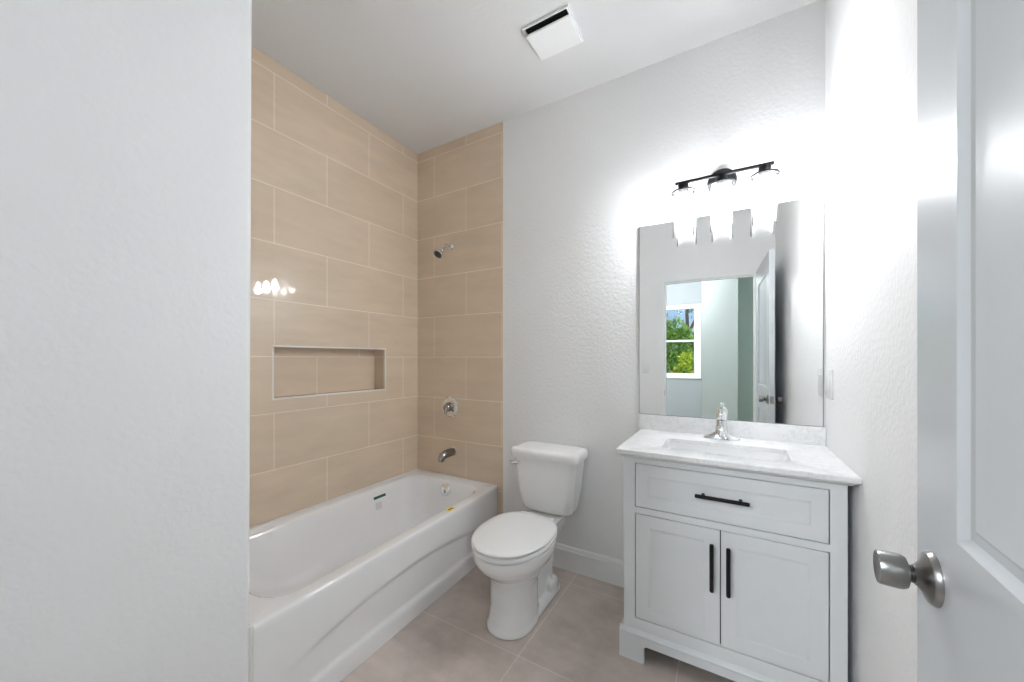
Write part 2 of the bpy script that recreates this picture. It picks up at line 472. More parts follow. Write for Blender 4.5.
LGX, LGY, LGZ = -1.02, -1.72, 2.52  # unseen globe added to send fill light through the doorway
t = thing('fill_globe', 'added white fill globe hung out of view in the hall beyond the doorway', 'fill light', (LGX, LGY, HZ))
MB().lathe([(0.0, 0.0), (0.065, 0.0), (0.065, -0.012), (0.05, -0.025), (0.0, -0.025)]).build('ceiling_canopy', TRIM, t)
MB().lathe([(0.0, -0.02), (0.008, -0.02), (0.008, LGZ + 0.15 - HZ), (0.035, LGZ + 0.148 - HZ), (0.035, LGZ + 0.128 - HZ), (0.0, LGZ + 0.128 - HZ)]).build('stem', TRIM, t)
MB().lathe([(0.14 * sin(pi * i / 16), LGZ - HZ + 0.14 * cos(pi * i / 16)) for i in range(17)]).build('globe', HALLM, t)

# garden beyond the window
struct(MB().box(-9, 6, -14, HY - 0.15, -0.35, -0.25).build('ground', GRASS))
def leaf_cloud(cx, cy, cz, rx, ry, rz, n, s, shell=0.5):
    m = MB(); bm = m.bm
    for _ in range(n):
        while True:
            v = Vector((random.uniform(-1, 1), random.uniform(-1, 1), random.uniform(-1, 1)))
            if shell < v.length < 1.0: break
        p = Vector((cx + v.x * rx, cy + v.y * ry, cz + v.z * rz))
        d = (v + Vector((random.uniform(-.6, .6), random.uniform(-.6, .6), random.uniform(-.2, .9)))).normalized()
        side = d.cross(Vector((random.uniform(-1, 1), random.uniform(-1, 1), random.uniform(-1, 1)))).normalized()
        k = s * random.uniform(0.6, 1.3)
        a, b_ = p - d * k, p + d * k
        n_ = d.cross(side) * k * 0.12
        bm.faces.new([bm.verts.new(q) for q in (a, p + side * k * 0.35 + n_, b_, p - side * k * 0.35 + n_)])
    return m
def shrub(label, x, y, blobs, mat, size, trunk_h):
    t = thing('shrub', label, 'shrub', (x, y, -0.25), group='shrubs outside the hall window')
    MB().tube([(0, 0, 0), (0.03, 0.02, trunk_h * 0.5), (0, 0, trunk_h)], [0.05, 0.04, 0.02]).build('stem', BARK, t)
    f = MB()
    for bx, by, bz, r, n in blobs:
        c = leaf_cloud(bx, by, bz, r, r * 0.8, r, n, size)
        f._merge(c.bm)
    f.build('foliage', mat, t, smooth=None, fixn=False)['kind'] = 'stuff'
    return t
shrub('tall dark green leafy bush behind the yellow-green bush outside the hall window', -1.45, -7.3,
      [(0, 0, 1.2, 0.62, 900), (0.6, 0.1, 1.25, 0.55, 700), (-0.5, 0, 1.4, 0.6, 500), (0.25, 0, 1.9, 0.5, 700), (0.8, 0, 1.8, 0.4, 400)], LEAFD, 0.07, 1.6)
shrub('mid green bush filling the upper left of the hall window view', -1.30, -5.90,
      [(0, 0, 1.9, 0.36, 720), (0.1, 0, 2.35, 0.26, 250), (0.32, 0, 1.55, 0.30, 420), (-0.35, 0, 1.5, 0.34, 300), (0.05, 0.1, 2.15, 0.28, 400), (0.3, 0.05, 2.1, 0.26, 350), (-0.2, 0, 2.4, 0.22, 200), (0.0, 0.0, 1.25, 0.3, 300)], LEAFM, 0.05, 1.5)
shrub('low bright yellow-green bush closest to the hall window', -0.93, -5.1,
      [(0, 0, 1.25, 0.22, 420), (0.05, 0, 1.55, 0.16, 260), (-0.2, 0.05, 1.12, 0.18, 220), (0.12, 0, 1.1, 0.16, 200)], LEAFY, 0.04, 1.2)
t = thing('tree', 'tree with a dark bare trunk and sparse leaves beyond the bushes', 'tree', (-1.20, -9.0, -0.25))
tr = MB().tube([(0, 0, 0), (0.05, 0, 1.6), (-0.02, 0, 3.0), (0.1, 0, 5.0)], [0.07, 0.055, 0.05, 0.03]).build('trunk', BARK, t)
MB().tube([(0.0, 0, 2.3), (0.3, 0, 3.0), (0.5, 0, 3.9)], [0.05, 0.035, 0.02]).build('branch', BARK, t)
f = MB()
for b in ((0.4, 0, 3.3, 0.6, 90), (-0.5, 0, 3.6, 0.7, 120), (0.2, 0, 5.0, 1.2, 500)):
    f._merge(leaf_cloud(b[0], b[1], b[2], b[3], b[3], b[3], b[4], 0.07).bm)
f.build('foliage', LEAFD, t, smooth=None, fixn=False)['kind'] = 'stuff'

# ------------------------------------------------------------------ bathtub
def smooth01(x): x = max(0.0, min(1.0, x)); return x * x * (3 - 2 * x)
TZ = 0.424
TX0, TX1, TY0, TY1 = XL + 0.001, -1.380, YW + 0.004, YB - 0.002
def skew(v):
    k = max(0.0, (v.x - TX0) / (TX1 - TX0))
    v = v.copy(); v.x += 0.036 * k * (TY1 - v.y) / (TY1 - TY0); return v
rings = []
zs = [0.0, 0.03, 0.06, 0.078, 0.085, 0.092, 0.10, 0.108, 0.116, 0.13, 0.15, 0.17] + [0.18 + 0.006 * i for i in range(20)] + [0.31, 0.34, 0.37, 0.395]
for z in zs:
    r = rrect(TX0, TX1, TY0, TY1, 0.004, z, 4, 44)
    out = []
    for v in r:
        fy = (v.y - TY0) / (TY1 - TY0)
        zc = 0.288 - 0.20 * (v.y - 1.36) ** 2
        fade = smooth01((v.y - TY0 - 0.06) / 0.25)
        rec = smooth01((zc - v.z) / 0.036) * fade          # recess below the arched crease
        toe = smooth01((0.100 - v.z) / 0.024)              # toe flares back out
        off = -0.013 * max(0.0, rec - toe) if v.z < 0.2 else -0.013 * rec
        if v.z < 0.2: off = -0.013 * rec * (1 - toe)
        if v.x > TX1 - 0.02: v = Vector((v.x + off - 0.004 * smooth01((0.40 - v.z) / 0.3), v.y, v.z))
        out.append(skew(v))
    rings.append(out)
for i in range(1, 6):                                       # rolled outer edge
    a = radians(90 * i / 5); q = 0.014
    r = rrect(TX0, TX1 - q * (1 - cos(a)), TY0, TY1, 0.004, TZ - q + q * sin(a) + 0.001, 4, 44)
    rings.append([skew(v) for v in r])
ox0, ox1, oy0, oy1 = TX0 + 0.070, TX1 - 0.070, TY0 + 0.085, TY1 - 0.085
def basin(dx0, dx1, dy0, dy1, r, z): return [skew(v) for v in rrect(ox0 + dx0, ox1 - dx1, oy0 + dy0, oy1 - dy1, r, z, 4, 44)]
rings.append(basin(-0.012, -0.012, -0.012, -0.012, 0.125, TZ + 0.001))
rings.append(basin(-0.004, -0.004, -0.004, -0.004, 0.12, TZ - 0.001))
rings.append(basin(0.004, 0.004, 0.005, 0.003, 0.118, TZ - 0.007))
rings.append(basin(0.011, 0.011, 0.014, 0.009, 0.115, TZ - 0.022))
rings.append(basin(0.020, 0.020, 0.035, 0.018, 0.112, TZ - 0.07))
rings.append(basin(0.030, 0.030, 0.075, 0.030, 0.112, TZ - 0.14))
rings.append(basin(0.040, 0.040, 0.13, 0.045, 0.112, TZ - 0.21))
rings.append(basin(0.052, 0.052, 0.20, 0.062, 0.112, TZ - 0.27))
rings.append(basin(0.070, 0.070, 0.26, 0.085, 0.110, TZ - 0.31))
rings.append(basin(0.100, 0.100, 0.31, 0.12, 0.105, TZ - 0.332))
rings.append(basin(0.150, 0.150, 0.38, 0.18, 0.090, TZ - 0.34))
tub = MB().loft(rings).build('bathtub', ACRYL, smooth=50)
tag(tub, 'long white alcove bathtub with a creased apron along the tiled wall', 'bathtub')
tub_bvh = BVHTree.FromPolygons([v.co for v in tub.data.vertices], [p.vertices for p in tub.data.polygons])
# white caulk bead where tub meets tile
us = [0]
m = MB().tube([(XL + 0.0065, YW + 0.012, TZ + 0.003), (XL + 0.0065, YB - 0.008, TZ + 0.003), (TX1 - 0.004, YB - 0.008, TZ + 0.003), (TX1 - 0.002, YB - 0.008, 0.01)], 0.005, 8)
m.tube([(XW - 0.009, YW + 0.0, 0.0), (XW - 0.009, YW + 0.0, TZ + 0.004)], 0.008, 8)
m.build('caulk_bead', GROUTW, tub)
def patch(pts_grid, direction, off=0.0012):
    """lay a small sheet on the tub: rays from a grid of points."""
    bm_ = MB(); V = []
    for row in pts_grid:
        R = []
        for p in row:
            loc, nrm, _, _ = tub_bvh.ray_cast(Vector(p), Vector(direction))
            if nrm.dot(Vector(direction)) > 0: nrm = -nrm
            R.append((loc - nrm * 0.0006, loc + nrm * off))
        V.append(R)
    for lay in (0, 1):
        G = [[bm_.bm.verts.new(c[lay]) for c in r] for r in V]
        for i in range(len(G) - 1):
            for j in range(len(G[0]) - 1):
                bm_.bm.faces.new((G[i][j], G[i + 1][j], G[i + 1][j + 1], G[i][j + 1]))
        if lay == 0: G0 = G
    n, k = len(G), len(G[0])
    loop = [(i, 0) for i in range(n)] + [(n - 1, j) for j in range(1, k)] + [(i, k - 1) for i in range(n - 2, -1, -1)] + [(0, j) for j in range(k - 2, 0, -1)]
    for a, b in zip(loop, loop[1:] + loop[:1]):
        bm_.bm.faces.new((G0[a[0]][a[1]], G0[b[0]][b[1]], G[b[0]][b[1]], G[a[0]][a[1]]))
    return bm_
g = [[(-1.425 + 0.034 * i / 4, 1.65 + 0.055 * j / 4, 0.6) for j in range(5)] for i in range(5)]
st = patch(g, (0, 0, -1)).build('warning_sticker', YELLOW, tub, label='small yellow sticker on the rim')
g = [[(-1.412 + 0.010 * i / 3, 1.66 + 0.032 * j / 3, 0.6) for j in range(4)] for i in range(4)]
patch(g, (0, 0, -1), 0.002).build('sticker_print', INK, st)
g = [[(-1.8, 1.655 + 0.098 * j / 5, 0.360 + 0.017 * i / 2) for j in range(6)] for i in range(3)]
patch(g, (-1, 0, 0)).build('label_strip', GREEN, tub, label='narrow dark green label strip inside the tub')
g = [[(-1.8, 1.665 + 0.05 * j / 5, 0.29 + 0.045 * i / 3) for j in range(6)] for i in range(4)]
patch(g, (-1, 0, 0), 0.0008).build('embossed_mark', plain('pale_grey_label', (0.70, 0.70, 0.70), 0.4), tub, label='pale rectangular mark below the green label')
# overflow plate on the drain end wall of the basin
loc, nrm, _, _ = tub_bvh.ray_cast(Vector((-1.758, 1.7, 0.362)), Vector((0, 1, 0)))
if nrm.y > 0: nrm = -nrm
ov = MB().lathe([(0.0, 0.0), (0.044, 0.0), (0.044, 0.004), (0.038, 0.009), (0.012, 0.012), (0.0, 0.0122)], loc, nrm).build('overflow_plate', CHROME, tub)
MB().tube([loc + nrm * 0.011, loc + nrm * 0.02 + Vector((0, 0, -0.006)), loc + nrm * 0.024 + Vector((0.004, 0, -0.024))], [0.006, 0.006, 0.005]).build('trip_lever', CHROME, ov)
loc2, n2, _, _ = tub_bvh.ray_cast(Vector((-1.765, 1.78, 0.4)), Vector((0, 0, -1)))
MB().lathe([(0.0, 0.0), (0.032, 0.0), (0.03, 0.003), (0.022, 0.002), (0.018, 0.006), (0.0, 0.007)], loc2, (0, 0, 1)).build('drain', CHROME, tub)

# ------------------------------------------------------------------ shower head, valve, spout
YT = YB - 0.001
t = thing('overhead_shower', 'small chrome shower head on a bent arm high on the tiled wall', 'shower head', (-1.797, YT, 2.140))
MB().lathe([(0.0, 0.0), (0.030, 0.0), (0.029, -0.004), (0.018, -0.010), (0.012, -0.012), (0.0, -0.012)], axis=(0, 1, 0)).build('escutcheon', CHROME, t)
MB().tube([(0, -0.008, 0), (0, -0.035, 0.004), (0, -0.06, -0.004), (0, -0.083, -0.026), (0, -0.094, -0.042)], 0.0105).build('shower_arm', CHROME, t)
ax = Vector((-0.10, -0.66, -0.75)).normalized()
h = MB().lathe([(0.012, -0.012), (0.015, 0.0), (0.017, 0.012), (0.014, 0.020), (0.020, 0.030), (0.038, 0.050), (0.041, 0.062), (0.039, 0.066), (0.0, 0.064)], (0, -0.094, -0.042), ax)
h = h.build('spray_head', CHROME, t)
MB().lathe([(0.0, 0.0655), (0.030, 0.0655), (0.029, 0.068), (0.012, 0.068), (0.010, 0.071), (0.0, 0.071)], (0, -0.094, -0.042), ax).build('nozzle_face', DARKM, h)

t = thing('shower_valve', 'round chrome shower valve with a lever knob between shower head and spout', 'shower valve', (-1.800, YT, 0.944))
MB().lathe([(0.0, 0.0), (0.076, 0.0), (0.076, -0.003), (0.070, -0.009), (0.045, -0.013), (0.034, -0.014), (0.0, -0.014)], axis=(0, 1, 0), seg=48).build('valve_plate', CHROME, t)
kn = MB().lathe([(0.034, -0.012), (0.033, -0.03), (0.028, -0.048), (0.024, -0.055), (0.0, -0.056)], axis=(0, 1, 0)).build('valve_knob', DCHROME, t)
MB().tube([(0, -0.045, 0.0), (0.003, -0.056, -0.02), (0.006, -0.062, -0.048)], [0.014, 0.012, 0.008]).build('lever', DCHROME, kn)

t = thing('tub_spout', 'chrome tub spout low on the tiled wall above the tub', 'tub spout', (-1.772, YT, 0.615))
MB().lathe([(0.0, 0.0), (0.032, 0.0), (0.032, -0.008), (0.028, -0.010), (0.0, -0.010)], axis=(0, 1, 0)).build('spout_flange', CHROME, t)
MB().tube([(0, -0.006, 0), (0, -0.05, 0.0), (0, -0.10, -0.003), (0, -0.124, -0.010), (0, -0.136, -0.026), (0, -0.138, -0.044)], [0.030, 0.030, 0.029, 0.027, 0.023, 0.019], 20).build('spout_body', NICKEL, t)

# ------------------------------------------------------------------ toilet
TXc = -0.935
t = thing('toilet', 'white two-piece toilet with closed lid between tub and vanity', 'toilet', (TXc, 1.62, 0))
Y = lambda y: y - 1.62
RZ = 0.390
m = MB()
# bowl and front column
secs = [(0.0, 1.448, 1.76, .120), (0.012, 1.448, 1.76, .120), (0.035, 1.458, 1.755, .112), (0.10, 1.474, 1.75, .107), (0.20, 1.474, 1.75, .108),
        (0.235, 1.466, 1.77, .114), (0.262, 1.448, 1.80, .128), (0.285, 1.422, 1.83, .146), (0.31, 1.396, 1.85, .167), (0.335, 1.380, 1.86, .179),
        (0.355, 1.374, 1.865, .184), (RZ - 0.006, 1.372, 1.865, .186), (RZ, 1.378, 1.86, .180)]
rings = []
for z, y0, y1, b in secs:
    yc = y0 + (y1 - y0) * (0.52 if z > 0.23 else 0.45)
    rings.append(egg(Y(yc), yc - y0, y1 - yc, b, z, 56, 2.15, 2.3))
m.loft(rings)
# rear deck that carries the tank
m.loft([rrect(-0.08, 0.08, Y(1.70), Y(2.07), 0.05, 0.30), rrect(-0.095, 0.095, Y(1.72), Y(2.085), 0.05, 0.335), rrect(-0.105, 0.105, Y(1.74), Y(2.09), 0.05, RZ + 0.004)])
# trapway
m.loft([rrect(-0.070, 0.070, Y(1.66), Y(1.985), 0.05, 0.0), rrect(-0.064, 0.064, Y(1.66), Y(1.97), 0.05, 0.12), rrect(-0.068, 0.068, Y(1.66), Y(2.0), 0.05, 0.24), rrect(-0.09, 0.09, Y(1.66), Y(2.06), 0.05, 0.32)])
# foot flange with raised bosses for the bolts
m.loft([rrect(-0.112, 0.112, Y(1.62), Y(1.99), 0.07, 0.0), rrect(-0.112, 0.112, Y(1.62), Y(1.99), 0.07, 0.022), rrect(-0.10, 0.10, Y(1.64), Y(1.975), 0.06, 0.035)])
for s in (-1, 1):
    m.loft([[Vector((s * 0.085 + 0.026 * cos(a) * k, Y(1.885) + 0.055 * sin(a) * k, z)) for a in (2 * pi * i / 24 for i in range(24))] for z, k in ((0.0, 1.0), (0.07, 0.95), (0.09, 0.6))])
bowl = m.build('bowl', PORC, t, smooth=180)
rm = bowl.modifiers.new('remesh', 'REMESH'); rm.mode = 'VOXEL'; rm.voxel_size = 0.0045; rm.use_smooth_shade = True
sm = bowl.modifiers.new('smooth', 'SMOOTH'); sm.factor = 0.5; sm.iterations = 10
for s in (-1, 1):
    MB().lathe([(0.013, 0.0), (0.013, 0.012), (0.009, 0.018), (0.0, 0.019)], (s * 0.085, Y(1.885), 0.088)).build('bolt_cap', PORC, t)
# seat ring and closed lid
SY0, SY1, SB = 1.360, 1.846, 0.190
def seat_ring(inset, z, e=2.1, eb=2.6):
    yc = SY0 + 0.26
    return egg(Y(yc), yc - SY0 - inset, SY1 - yc - inset, SB - inset, z, 64, e, eb)
z0 = RZ + 0.005
m = MB().loft([seat_ring(0.075, z0), seat_ring(0.006, z0), seat_ring(0.0, z0 + 0.006), seat_ring(0.0, z0 + 0.018), seat_ring(0.006, z0 + 0.022), seat_ring(0.07, z0 + 0.022)], closed=True)
m.build('seat', SEATM, t, smooth=40)
z1 = z0 + 0.027
m = MB().loft([seat_ring(0.014, z1), seat_ring(0.002, z1 + 0.002), seat_ring(-0.001, z1 + 0.008), seat_ring(0.002, z1 + 0.013), seat_ring(0.009, z1 + 0.0165), seat_ring(0.035, z1 + 0.019), seat_ring(0.08, z1 + 0.0205), seat_ring(0.14, z1 + 0.021)])
m.build('seat_lid', SEATM, t, smooth=50)
for s in (-1, 1):
    MB().box(s * 0.075 - 0.028, s * 0.075 + 0.028, Y(1.835), Y(1.872), z0 - 0.002, z0 + 0.034, 0.010, 3).build('hinge', SEATM, t)
# tank
def tank_ring(w, y0, y1, r, z, bow=0.012):
    R = rrect(-w / 2, w / 2, Y(y0), Y(y1), r, z, 8, 12)
    for v in R:
        if v.y < Y((y0 + y1) / 2): v.y -= bow * (1 - (2 * v.x / w) ** 2)
    return R
tk = [(0.275, 1.990, 2.085, .045, RZ + 0.006), (0.300, 1.968, 2.10, .05, RZ + 0.012), (0.316, 1.955, 2.112, .05, RZ + 0.030), (0.326, 1.948, 2.118, .045, RZ + 0.06),
      (0.354, 1.936, 2.122, .04, 0.53), (0.384, 1.925, 2.126, .038, 0.66), (0.396, 1.922, 2.127, .038, 0.727), (0.372, 1.935, 2.12, .03, 0.729)]
MB().loft([tank_ring(*s) for s in tk]).build('tank', PORC, t, smooth=60)
ld = [(0.406, 1.916, 2.130, .04, 0.719), (0.428, 1.905, 2.134, .045, 0.723), (0.432, 1.902, 2.135, .045, 0.735), (0.432, 1.902, 2.135, .045, 0.754), (0.426, 1.906, 2.133, .045, 0.766), (0.410, 1.914, 2.128, .045, 0.773), (0.35, 1.94, 2.11, .04, 0.776)]
MB().loft([tank_ring(*s, 0.016) for s in ld]).build('tank_lid', PORC, t, smooth=50)
lv = MB().lathe([(0.013, 0.0), (0.013, -0.010), (0.009, -0.014), (0.0, -0.014)], (-0.155, Y(1.924), 0.686), (0, 1, 0)).build('flush_lever', PORC, t)
MB().tube([(-0.155, Y(1.911), 0.686), (-0.178, Y(1.905), 0.685), (-0.206, Y(1.910), 0.681)], [0.007, 0.0085, 0.0075], flat=1.3).build('lever_arm', CHROME, lv)

# ------------------------------------------------------------------ vanity cabinet
VX0, VX1, VY, VZ = -0.404, 0.342, 1.655, 0.889
t = thing('vanity_cabinet', 'white shaker vanity cabinet with black bar handles under the marble top', 'cabinet', (-0.03, 1.89, 0))
O = Vector((0.03, -1.89, 0))
def vb(x0, x1, y0, y1, z0, z1, bev=0.0): return (x0 + 0.03, x1 + 0.03, y0 - 1.89, y1 - 1.89, z0, z1, bev)
us = [VX0 + .03, VX0 + .018 + .03, VX1 - .018 + .03, VX1 + .03]
m = MB(); m.grid_solid(us, [VY + 0.018 - 1.89, 2.11 - 1.89, 2.122 - 1.89], [(0, 0), (2, 0), (0, 1), (1, 1), (2, 1)], 0.10, VZ, 'XY')
m.build('carcass', CAB, t, smooth=None)
MB().box(*vb(VX0 + .018, VX1 - .018, VY + 0.03, 2.11, 0.12, 0.135)).build('cabinet_floor', GAP_SHADE, t)
MB().box(*vb(VX0 + .018, VX1 - .018, VY + 0.028, VY + 0.034, 0.135, VZ - 0.01)).build('gap_shade_panel', GAP_SHADE, t)  # dark sheet stands in for the shade behind drawer and door gaps
fx = [VX0, -0.357, 0.296, VX1]; fz = [0.105, 0.179, 0.635, 0.661, 0.852, VZ]
m = MB().grid_solid([x + .03 for x in fx], fz, all_cells(fx, fz, {(1, 1), (1, 3)}), VY - 1.89, VY + 0.02 - 1.89, 'XZ')
m.build('face_frame', CAB, t, smooth=None)
def shaker(x0, x1, z0, z1, w, name):
    """flush front with a shallow framed panel."""
    m = MB(); y = VY - 1.89 + 0.0005
    def rect(i, d): return [Vector((x0 + .03 + i, y + d, z0 + i)), Vector((x1 + .03 - i, y + d, z0 + i)), Vector((x1 + .03 - i, y + d, z1 - i)), Vector((x0 + .03 + i, y + d, z1 - i))]
    m.loft([rect(0.0, 0.018), rect(0.0, 0.001), rect(0.001, 0.0), rect(w, 0.0), rect(w + 0.006, 0.0016), rect(w + 0.012, 0.0020)])
    return m.build(name, CAB, t, smooth=None)
def bar_handle(p0, p1, parent):
    p0, p1 = Vector(p0) + O, Vector(p1) + O
    d = (p1 - p0).normalized()
    hd = MB().tube([p0, p0 + d * 0.004, p1 - d * 0.004, p1], [0.0062, 0.0075, 0.0075, 0.0062], 12).build('handle', BLACK, parent)
    for q in (p0 + d * 0.028, p1 - d * 0.028):
        MB().lathe([(0.0045, 0.0), (0.0045, 0.028), (0.0065, 0.0305)], q, (0, 1, 0), 12).build('post', BLACK, hd)
g = 0.0034
dr = shaker(fx[1] + g, fx[2] - g, fz[3] + g, fz[4] - g, 0.048, 'drawer')
bar_handle((-0.121, VY - 0.03, 0.762), (0.062, VY - 0.03, 0.762), dr)
xm = -0.0335
d1 = shaker(fx[1] + g, xm - g * 0.55, fz[1] + g, fz[2] - g, 0.052, 'door')
bar_handle((-0.0625, VY - 0.03, 0.400), (-0.0625, VY - 0.03, 0.584), d1)
d2 = shaker(xm + g * 0.55, fx[2] - g, fz[1] + g, fz[2] - g, 0.052, 'door')
bar_handle((-0.0065, VY - 0.03, 0.398), (-0.0065, VY - 0.03, 0.582), d2)
# plinth: chamfered moulding with an arched cut-out between bracket feet
PX0, PX1, PYf = -0.421, 0.352, 1.643
xs = [PX0, -0.318, -0.312, -0.306]
def plinth():
    m = MB(); bm = m.bm
    R = 0.014
    low = [(PX0, 0.0), (-0.318, 0.0)]
    low += [(-0.318, 0.076 - R)] + [(-0.318 + R - R * cos(a), 0.076 - R + R * sin(a)) for a in (radians(18 * i) for i in range(1, 6))]
    xr = PX1 - (-0.318 - PX0)
    low += [(xr - R + R * sin(a), 0.076 - R + R * cos(a)) for a in (radians(18 * i) for i in range(0, 6))]
    low += [(xr, 0.0), (PX1, 0.0)]
    pts = low + [(PX1, 0.112), (PX0, 0.112)]
    A = [bm.verts.new((x + .03, PYf - 1.89, z)) for x, z in pts]
    B = [bm.verts.new((x + .03, VY + 0.006 - 1.89, z)) for x, z in pts]
    bm.faces.new(A); bm.faces.new(list(reversed(B)))
    for i in range(len(pts)):
        j = (i + 1) % len(pts); bm.faces.new((A[j], A[i], B[i], B[j]))
    return m
m = plinth()
m.build('plinth', CAB, t, smooth=None)
prof = [(VY + 0.004, 0.110), (PYf, 0.110), (PYf, 0.113), (PYf + 0.004, 0.121), (PYf + 0.006, 0.121), (PYf + 0.010, 0.129), (VY + 0.004, 0.131)]
MB().loft([[Vector((PX0 + .03, y - 1.89, z)) for y, z in prof], [Vector((PX1 + .03, y - 1.89, z)) for y, z in prof]]).build('plinth_moulding', CAB, t, smooth=None)
for x0, x1 in ((PX0, VX0 + 0.004), (VX1 - 0.004, PX1)):
    MB().box(*vb(x0, x1, VY + 0.006, 2.115, 0.0, 0.12, 0.002)).build('plinth_return', CAB, t, smooth=None)
fxm = [(VY + 0.002, VZ - 0.016), (VY - 0.018, VZ - 0.006), (VY - 0.018, VZ + 0.004), (VY + 0.002, VZ + 0.004)]
MB().loft([[Vector((x + .03, y - 1.89, z)) for y, z in fxm] for x in (VX0 - 0.008, VX1 + 0.012)]).build('cornice', CAB, t, smooth=None)

# countertop with a rectangular undermount opening
CX0, CX1, CY0, CZ = -0.427, XR - 0.001, 1.606, 0.915
SX0, SX1, SYa, SYb = -0.262, 0.204, 1.728, 1.962
m = MB()
rings = []
def ctop(o, z): return rrect(CX0 + o, CX1 - (o if o < 0.004 else 0.004), CY0 + o, YB - 0.001, 0.002, z, 4, 12)
def chole(o, z): return rrect(SX0 - o, SX1 + o, SYa - o, SYb + o, 0.035 + max(o, -0.02), z, 4, 12)
m.loft([chole(0.002, CZ - 0.001), chole(0.0, CZ - 0.004), chole(0.0, CZ - 0.022), ctop(0.004, CZ - 0.022), ctop(0.0, CZ - 0.018), ctop(0.0, CZ - 0.003), ctop(0.002, CZ), chole(0.006, CZ)], closed=True)
tag(m.build('countertop', MARBLE, smooth=30), 'white grey-veined marble vanity countertop with a rectangular sink cut-out', 'countertop')
# undermount basin
m = MB()
m.loft([chole(0.020, CZ - 0.0225), chole(0.003, CZ - 0.0225), chole(-0.004, CZ - 0.045), chole(-0.010, CZ - 0.10), chole(-0.020, CZ - 0.125), chole(-0.045, CZ - 0.138), chole(-0.09, CZ - 0.143),
        chole(-0.09, CZ - 0.150), chole(-0.03, CZ - 0.145), chole(0.0, CZ - 0.11), chole(0.020, CZ - 0.032)], cap0=False, cap1=False, closed=False)
bm = m.bm
bm.verts.ensure_lookup_table()
n = 4 * (4 + 12)
bm.faces.new([bm.verts[6 * n + i] for i in range(n)]); bm.faces.new([bm.verts[7 * n + i] for i in range(n)])
# open the wall between the two floors
dele = [f for f in bm.faces if len(f.verts) == 4 and all((6 * n <= v.index < 8 * n) for v in f.verts)]
bm.verts.index_update()
dele = [f for f in bm.faces if len(f.verts) == 4 and all((6 * n <= v.index < 8 * n) for v in f.verts)]
bmesh.ops.delete(bm, geom=dele, context='FACES_ONLY')
sk = m.build('sink_basin', PORC, smooth=50)
tag(sk, 'white rectangular sink basin set under the marble countertop', 'sink')
MB().lathe([(0.0, 0.0), (0.024, 0.0), (0.023, 0.003), (0.016, 0.002), (0.0, 0.003)], (-0.035, 1.86, CZ - 0.1428)).build('drain', CHROME, sk)
tag(MB().box(-0.436, XR - 0.001, YB - 0.020, YB - 0.001, CZ, 0.996, 0.0015).build('backsplash', MARBLE), 'low marble backsplash strip between countertop and mirror', 'backsplash')

# faucet
t = thing('faucet', 'chrome single-lever sink faucet on the marble countertop', 'faucet', (-0.037, 2.058, CZ))
rings = []
for z, w, d in ((0.0, .078, .028), (0.005, .078, .028), (0.010, .074, .026), (0.016, .060, .0245), (0.024, .042, .023), (0.034, .031, .0225)):
    rings.append([Vector((w * math.copysign(abs(cos(a)) ** 0.9, cos(a)), d * sin(a), z)) for a in (2 * pi * i / 40 for i in range(40))])
MB().loft(rings).build('base_plate', CHROME, t, smooth=60)
MB().lathe([(0.0305, 0.018), (0.030, 0.03), (0.0265, 0.055), (0.0235, 0.075), (0.0225, 0.092), (0.0, 0.094)]).build('faucet_body', CHROME, t)
MB().tube([(0, -0.010, 0.046), (0, -0.04, 0.058), (0, -0.075, 0.064), (0, -0.105, 0.060), (0, -0.122, 0.048), (0, -0.124, 0.040)], [0.019, 0.0165, 0.0145, 0.0135, 0.0125, 0.012], 18).build('spout', CHROME, t)
hd = MB().lathe([(0.0225, 0.095), (0.0245, 0.098), (0.025, 0.112), (0.0225, 0.126), (0.015, 0.136), (0.0, 0.139)]).build('lever_handle', CHROME, t)
MB().tube([(0, -0.006, 0.128), (0.0, -0.03, 0.139), (0.0, -0.062, 0.147), (0.0, -0.078, 0.149)], [0.010, 0.009, 0.0105, 0.006], 14, flat=0.55).build('lever', CHROME, hd)

# mirror
MX0, MX1, MZ0, MZ1 = -0.4394, 0.3605, 0.9965, 2.040
mr = MB().box(MX0, MX1, YB - 0.0055, YB, MZ0, MZ1).build('mirror', MEDGE, smooth=None)
tag(mr, 'large frameless rectangular mirror on the wall above the vanity', 'mirror')
MB().box(MX0 + 0.0022, MX1 - 0.0022, YB - 0.0062, YB - 0.005, MZ0 + 0.0018, MZ1 - 0.0018).build('mirror_glass', MIRR, mr, smooth=None)

